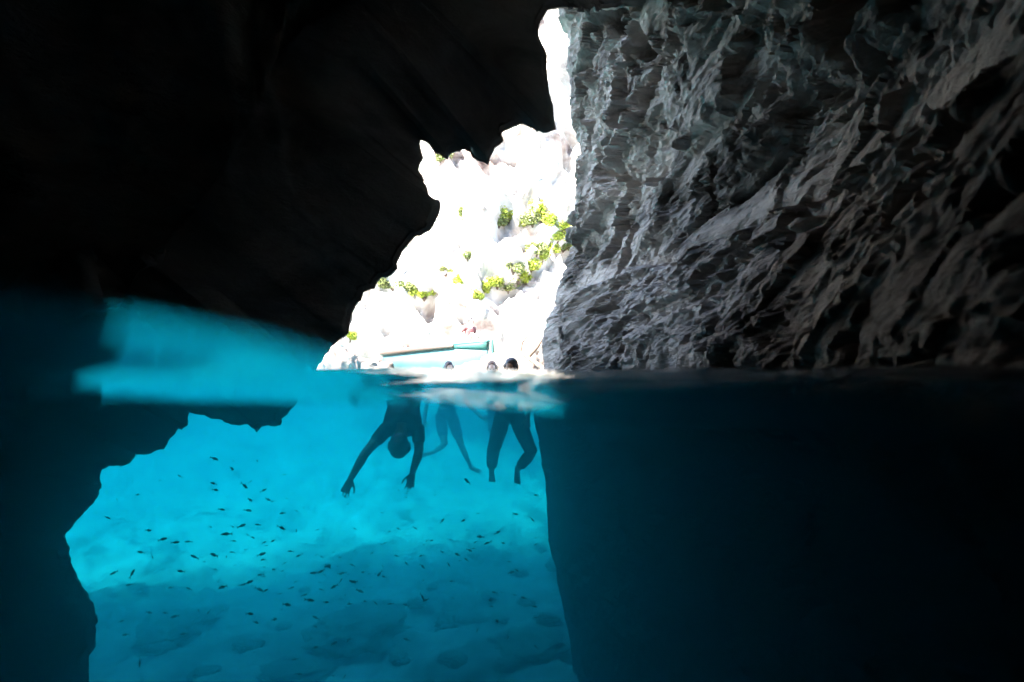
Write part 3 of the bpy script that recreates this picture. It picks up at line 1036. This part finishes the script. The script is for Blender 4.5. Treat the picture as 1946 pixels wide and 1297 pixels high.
SHORE = [((905, 704), 20, 0.55, 0.6, 0.36, 'low pale rock at the waterline left of the brown haired swimmer'),
         ((966, 690), 18, 0.75, 0.7, 0.55, 'pinkish shore boulder behind the dark haired swimmer'),
         ((1006, 680), 17, 0.55, 0.7, 0.75, 'tall pale shore boulder against the right rock wall'),
         ((690, 704), 24, 1.1, 0.9, 0.55, 'long pale rock at the left foot of the cave mouth'),
         ((655, 690), 22, 0.5, 0.6, 0.75, 'pale upright rock beside the left cave edge at the waterline'),
         ((1020, 640), 21, 0.8, 0.8, 1.3, 'high pale rock behind the drift branch by the rock wall')]
for i, ((px, py), y, rx, ry, rz, lab) in enumerate(SHORE):
    p = at(px, py, y)
    o = boulder('boulder', (p[0], y, 0.25 * rz), rx, ry, rz, M['boulder'], i + 1)
    tag(o, lab, 'boulder', 'boulders along the shore')
bm = bmesh.new()
a, b, c = at(986, 668, 15.5), at(1010, 685, 15.0), at(1032, 700, 14.4)
tube(bm, [a, b, c, at(1040, 722, 14.2)], [0.035, 0.05, 0.06, 0.06], 8)
tube(bm, [a * 0.9 + b * 0.1, at(992, 652, 15.6), at(1001, 640, 15.7)], [0.035, 0.03, 0.014], 8)
tube(bm, [at(1008, 676, 15.1), at(1022, 660, 15.0), at(1034, 640, 14.9)], [0.035, 0.03, 0.016], 8)
tag(bm_obj('drift_branch', bm, M['bark']), 'forked grey branch leaning on rocks beside the right rock wall', 'branch')

# ------------------------------------------------------------------ shrubs on the cliff
def leaf_cloud(bm, n, rx, ry, rz, size, lumps):
    cs = [(random.gauss(0, 0.45) * rx, random.gauss(0, 0.45) * ry, (0.25 + 0.6 * random.random()) * rz, random.uniform(0.35, 0.6)) for _ in range(lumps)]
    for _ in range(n):
        c = random.choice(cs)
        d = Vector((random.gauss(0, 1), random.gauss(0, 1), random.gauss(0, 1))).normalized() * random.random() ** 0.4 * c[3]
        p = Vector((c[0] + d.x * rx, c[1] + d.y * ry, max(0.02, c[2] + d.z * rz)))
        s = size * random.uniform(0.6, 1.4)
        u = Vector((random.gauss(0, 1), random.gauss(0, 1), random.gauss(0, 0.5))).normalized()
        v = u.cross(Vector((random.gauss(0, 1), random.gauss(0, 1), random.gauss(0, 1)))).normalized()
        vs = [bm.verts.new(p + u * s), bm.verts.new(p + v * s * 0.45), bm.verts.new(p - u * s), bm.verts.new(p - v * s * 0.45)]
        bm.faces.new(vs)
    return cs


SHRUBS = [  # px, py of the foot, width px, height px, leaf, label
    (965, 418, 46, 34, 'leaf_bright', 'broad green shrub highest on the cliff, left of the tall pair'),
    (1012, 422, 30, 40, 'leaf_olive', 'olive shrub near the top of the cliff above the bare pink rock'),
    (1034, 412, 30, 36, 'leaf_bright', 'upright bright shrub near the top of the cliff beside the olive one'),
    (1072, 432, 34, 40, 'leaf_bright', 'yellow green shrub touching the edge of the right rock wall, uppermost there'),
    (1060, 452, 34, 32, 'leaf_bright', 'yellow green shrub just below the one at the rock wall edge'),
    (1070, 470, 26, 22, 'leaf_olive', 'dull green shrub lowest along the rock wall edge'),
    (1030, 492, 34, 34, 'leaf_bright', 'bright shrub in the middle of the diagonal band of green'),
    (1008, 510, 32, 32, 'leaf_bright', 'bright shrub left of the middle of the diagonal green band'),
    (985, 530, 30, 30, 'leaf_bright', 'bright shrub low in the diagonal green band'),
    (966, 548, 30, 30, 'leaf_olive', 'olive shrub near the low end of the diagonal green band'),
    (918, 552, 26, 24, 'leaf_bright', 'bright shrub at the low end of the diagonal green band'),
    (905, 564, 20, 18, 'leaf_bright', 'small bright shrub at the very foot of the green band'),
    (888, 486, 14, 15, 'leaf_olive', 'small lone olive shrub in the middle of the bare cliff'),
    (879, 408, 12, 20, 'leaf_olive', 'narrow lone shrub high on the left of the cliff'),
    (874, 536, 14, 20, 'leaf_bright', 'small upright shrub below the lone olive shrub'),
    (806, 562, 26, 22, 'leaf_bright', 'bright shrub on the lower left of the cliff'),
    (846, 515, 18, 14, 'leaf_olive', 'little olive shrub on the left slope between two bright ones'),
    (745, 542, 40, 22, 'leaf_olive', 'wide pale shrub beside the dark left edge of the cave mouth'),
    (664, 640, 18, 16, 'leaf_bright', 'small green shrub low against the left cave edge'),
    (948, 424, 26, 24, 'leaf_olive', 'olive shrub at the far left of the uppermost shrubs'),
    (990, 428, 26, 24, 'leaf_bright', 'low bright shrub in the gap between the broad top shrub and the olive one'),
    (1050, 428, 28, 30, 'leaf_bright', 'bright shrub between the tall top shrub and the rock wall edge'),
    (1046, 476, 28, 28, 'leaf_bright', 'bright shrub at the upper end of the diagonal green band'),
    (1020, 478, 26, 24, 'leaf_olive', 'olive shrub on the upper side of the diagonal green band'),
    (975, 512, 24, 22, 'leaf_olive', 'olive shrub beside the bare red rock on the upper side of the green band'),
    (945, 540, 26, 22, 'leaf_bright', 'low bright shrub on the upper side of the green band near its foot'),
    (1000, 532, 22, 20, 'leaf_bright', 'bright shrub on the lower side of the diagonal green band'),
    (770, 548, 26, 16, 'leaf_olive', 'low olive shrub left of the bright shrub on the lower left slope'),
    (840, 300, 24, 26, 'leaf_olive', 'olive shrub at the top of the cliff under the notch in the roof')]
for px, py, w, h, lm, lab in SHRUBS:
    hit, nr = on_cliff(px, py)
    if hit is None:
        continue
    sc = hit.length / F_PX
    W, H = w * sc * 0.66, h * sc * 1.1
    root = empty('shrub', hit - Vector((0, -0.1, 0.15)))
    tag(root, lab, 'shrub', 'shrubs on the cliff')
    bm = bmesh.new()
    cs = leaf_cloud(bm, int(900 + 60 * w), W, W * 0.8, H * 0.75, 0.06, 11)
    bm_obj('foliage', bm, M[lm], root, False)
    bm = bmesh.new()
    for c in cs[:6]:
        tube(bm, [(0, 0, -0.1), (c[0] * 0.4, c[1] * 0.4, c[2] * 0.5), (c[0], c[1], c[2])], [0.04, 0.03, 0.012], 6)
    bm_obj('stem', bm, M['bark'], root)

# ------------------------------------------------------------------ dark weedy rocks on the seabed
SUB = [((690, 1205), 0.78, 0.54, 0.25, 'round dark rock on the sand at the bottom, left of centre'), ((1010, 1230), 0.6, 0.48, 0.19, 'dark weedy rock on the sand near the base of the right wall'),
       ((1120, 1085), 0.72, 0.72, 0.36, 'large dark rock against the underwater foot of the right wall'), ((330, 1190), 0.66, 0.48, 0.18, 'low dark rock on the sand near the left rock edge'),
       ((880, 1180), 0.42, 0.36, 0.15, 'small dark rock on the sand right of the round one'), ((560, 1270), 0.54, 0.48, 0.15, 'low dark rock at the bottom edge below the fish')]
SUB += [((px_, py_), q_, q_ * 0.8, q_ * 0.4, 'small mottled stone half buried in the sand of the cave floor') for px_, py_, q_ in
        [(260, 1120, .16), (300, 1240, .2), (420, 1150, .12), (470, 1230, .2), (540, 1180, .13), (610, 1220, .22), (640, 1130, .12), (760, 1240, .16), (790, 1160, .15), (820, 1110, .12), (860, 1260, .2),
         (930, 1130, .16), (950, 1185, .14), (985, 1090, .2), (1000, 1150, .16), (1040, 1190, .2), (960, 1270, .18), (700, 1150, .1), (390, 1275, .2), (580, 1110, .12), (1020, 1040, .2), (900, 1060, .16)]]
for i, ((px, py), rx, ry, rz, lab) in enumerate(SUB):
    d = ray(px, py)
    k = -3.7 / d[2]
    p = d * k
    zz = float(seabed_z(np.array([p[0]]), np.array([p[1]]))[0])
    o = boulder('submerged_rock', (p[0], p[1], zz + 0.05), rx, ry, rz, M['weed_rock'], i + 20, 5, 0.3)
    tag(o, lab, 'rock', 'small stones on the seabed' if lab.startswith('small mottled') else 'dark rocks on the seabed')

# ------------------------------------------------------------------ fish
def fish_mesh():
    bm = bmesh.new()
    prof = [(-0.5, 0.012, 0.03), (-0.42, 0.022, 0.05), (-0.25, 0.045, 0.11), (0.0, 0.07, 0.165), (0.22, 0.072, 0.16), (0.38, 0.05, 0.11), (0.47, 0.026, 0.055), (0.5, 0.006, 0.012)]
    loft(bm, [((x, 0, 0), (0, w, 0), (0, 0, h)) for x, w, h in prof], 12)

    def fin(pts_, th=0.006):
        a = [bm.verts.new((x, -th, z)) for x, z in pts_]
        b = [bm.verts.new((x, th, z)) for x, z in pts_]
        bm.faces.new(a); bm.faces.new(b[::-1])
        for i in range(len(a)):
            j = (i + 1) % len(a)
            bm.faces.new((a[i], b[i], b[j], a[j]))
    fin([(-0.47, 0.0), (-0.62, 0.15), (-0.72, 0.19), (-0.63, 0.0), (-0.72, -0.19), (-0.62, -0.15)])
    fin([(0.12, 0.15), (0.02, 0.23), (-0.2, 0.17), (-0.27, 0.09)])
    fin([(0.0, -0.15), (-0.12, -0.22), (-0.26, -0.1)])
    fin([(0.18, -0.03), (0.05, -0.11), (0.04, -0.04)], 0.075)
    bmesh.ops.recalc_face_normals(bm, faces=bm.faces[:])
    me = bpy.data.meshes.new('fish')
    bm.to_mesh(me)
    bm.free()
    me.polygons.foreach_set('use_smooth', np.full(len(me.polygons), True))
    me.materials.append(M['fish'])
    return me


FM = fish_mesh()
s7, s8 = 600 / 1741, 600 / 1741
FISH = [(895, 65, 30), (990, 120, 34), (1130, 78, 20), (885, 200, 24), (900, 237, 26), (1060, 215, 34), (1092, 190, 16), (1165, 238, 24), (1090, 292, 26), (1190, 290, 24), (1080, 350, 28), (935, 345, 26), (1265, 365, 24),
        (1045, 433, 30), (1130, 428, 20), (1265, 447, 34), (1345, 462, 34), (955, 480, 36), (1000, 518, 20), (1105, 500, 22), (1215, 518, 20), (1168, 525, 20), (610, 508, 32), (680, 525, 30), (745, 522, 26), (530, 460, 30), (485, 580, 26), (550, 605, 24), (780, 605, 30),
        (888, 595, 36), (958, 605, 26), (988, 580, 18), (1155, 590, 32), (1160, 622, 20), (1310, 575, 22), (1355, 600, 24), (705, 685, 26), (440, 695, 32), (335, 695, 30), (1220, 675, 20), (1145, 705, 24), (935, 773, 34), (1085, 745, 32), (1045, 760, 20), (1140, 785, 30), (1175, 790, 22),
        (1320, 775, 22), (1440, 695, 28), (1480, 685, 26), (1520, 655, 30), (1590, 735, 24), (1550, 772, 28), (1480, 785, 20), (1650, 742, 26), (1700, 795, 26), (1600, 695, 22), (1420, 845, 34), (1390, 815, 22), (1295, 870, 34), (1510, 855, 24), (1635, 860, 24), (805, 902, 28), (860, 910, 18),
        (670, 935, 30), (620, 915, 24), (535, 912, 26), (1090, 920, 32), (1125, 968, 26), (1225, 950, 30), (1450, 940, 28), (1450, 990, 20), (400, 1035, 24), (720, 1030, 26), (1450, 1105, 28), (1555, 1080, 26), (480, 1190, 36), (1335, 1170, 22), (1630, 1065, 22), (205, 390, 20), (355, 290, 20), (470, 262, 20), (590, 185, 16), (440, 190, 16), (700, 160, 18),
        (420, 760, 24), (650, 775, 22), (750, 780, 22), (1610, 1265, 26), (1360, 1250, 24), (285, 995, 20), (380, 960, 20)]
fish_px = [(100 + x * s7, 850 + y * s7, w * s7) for x, y, w in FISH]
F8 = [(70, 660, 26), (25, 690, 20), (140, 735, 18), (100, 770, 26), (210, 742, 28), (245, 795, 28), (200, 650, 20), (135, 700, 18), (260, 690, 20), (350, 700, 24), (375, 715, 18), (330, 860, 22), (270, 850, 20), (185, 865, 20), (410, 865, 22), (495, 870, 22), (445, 600, 20), (500, 640, 18), (590, 660, 24),
      (580, 600, 18), (640, 515, 18), (700, 405, 22), (815, 405, 22), (905, 495, 26), (945, 530, 28), (880, 525, 18), (850, 570, 26), (780, 592, 28), (740, 510, 16), (1005, 470, 24), (1035, 530, 18), (1105, 370, 22), (1195, 400, 20), (1220, 265, 20), (550, 448, 18), (455, 450, 18), (380, 530, 16), (310, 585, 16), (215, 450, 16), (590, 830, 34), (605, 845, 24), (750, 740, 18),
      (735, 650, 20), (830, 620, 18), (890, 800, 22), (985, 800, 20), (1000, 960, 30), (890, 1015, 28), (1145, 830, 22), (1210, 880, 20), (970, 880, 18), (870, 950, 18), (500, 1060, 26), (105, 1080, 30), (185, 1060, 20), (1240, 1100, 22), (1060, 1050, 20), (1250, 940, 18), (1080, 690, 24), (1110, 680, 18), (700, 580, 18), (840, 185, 0)]
fish_px += [(600 + x * s8, 850 + y * s8, w * s8) for x, y, w in F8 if w]
lone = (887, 914, 14)
random.seed(21)
for k in range(80):
    fish_px.append((random.gauss(640, 200), random.gauss(1070, 85), random.uniform(3.4, 6)))
proto = None
for i, (px, py, w) in enumerate(fish_px + [lone]):
    px = min(max(px, 205), 1018)
    L = random.uniform(0.042, 0.062)
    y = L * F_PX / max(w * 1.45, 6.5)
    y = min(max(y, 2.8), 5.2 if w > 6 else 8.0)
    L = y / F_PX * max(w * 1.5, 6.5)
    p = at(px, py, y)
    zb = float(seabed_z(np.array([p[0]]), np.array([p[1]]))[0])
    if p[2] < zb + 0.12:
        k = (zb + 0.15) / p[2]
        p = p * k
        L *= k
    o = bpy.data.objects.new('fish', FM)
    col.objects.link(o)
    o.location = p
    o.scale = (L / 1.1,) * 3
    yaw = random.choice([0, math.pi]) + random.gauss(0, 0.7)
    o.rotation_euler = (random.gauss(0, 0.15), random.gauss(0.0, 0.35), yaw)
    tag(o, 'small dark fish of the loose school over the sandy seabed', 'fish', 'school of small fish')
    if i == len(fish_px):
        tag(o, 'lone small fish just below the swimmers\' feet, above the school')

# ------------------------------------------------------------------ light
SUN_EL, SUN_AZ = 49, 224             # azimuth of the sun measured clockwise from +y
w = bpy.data.worlds.new('World')
scene.world = w
w.use_nodes = True
nt = w.node_tree
bg = nt.nodes['Background']
sky = nt.nodes.new('ShaderNodeTexSky')
sky.sky_type = 'NISHITA'
sky.sun_disc = False
sky.sun_elevation = R(SUN_EL)
sky.sun_rotation = R(SUN_AZ)
nt.links.new(sky.outputs[0], bg.inputs['Color'])
bg.inputs['Strength'].default_value = 0.12
sd = bpy.data.lights.new('sun', 'SUN')
sd.energy = 5.0
sd.angle = R(8)
sd.color = (1.0, 0.95, 0.88)
so = bpy.data.objects.new('sun', sd)
col.objects.link(so)
v = Vector((math.sin(R(SUN_AZ)) * math.cos(R(SUN_EL)), math.cos(R(SUN_AZ)) * math.cos(R(SUN_EL)), math.sin(R(SUN_EL))))
so.rotation_euler = v.to_track_quat('Z', 'Y').to_euler()
so.location = (0, 0, 60)

# ------------------------------------------------------------------ camera
cd = bpy.data.cameras.new('camera')
cam = bpy.data.objects.new('camera', cd)
col.objects.link(cam)
cd.sensor_width = 36
cd.lens = 36 * F_PX / 1946
cd.clip_start = 0.01
cd.clip_end = 1000
cam.rotation_euler = (R(90) + PITCH, 0, 0)
cd.dof.use_dof = True
cd.dof.focus_distance = 14
cd.dof.aperture_fstop = 2.5
scene.camera = cam

scene.view_settings.view_transform = 'Standard'
scene.view_settings.look = 'None'
scene.view_settings.gamma = 1
scene.view_settings.exposure = 3.8
cy = scene.cycles
cy.use_denoising = True
try:
    cy.denoiser = 'OPENIMAGEDENOISE'
except Exception:
    pass
cy.max_bounces = 10
cy.diffuse_bounces = 6
cy.glossy_bounces = 4
cy.transparent_max_bounces = 16
cy.volume_bounces = 2
cy.sample_clamp_indirect = 6
cy.use_adaptive_sampling = True
cy.adaptive_threshold = 0.02
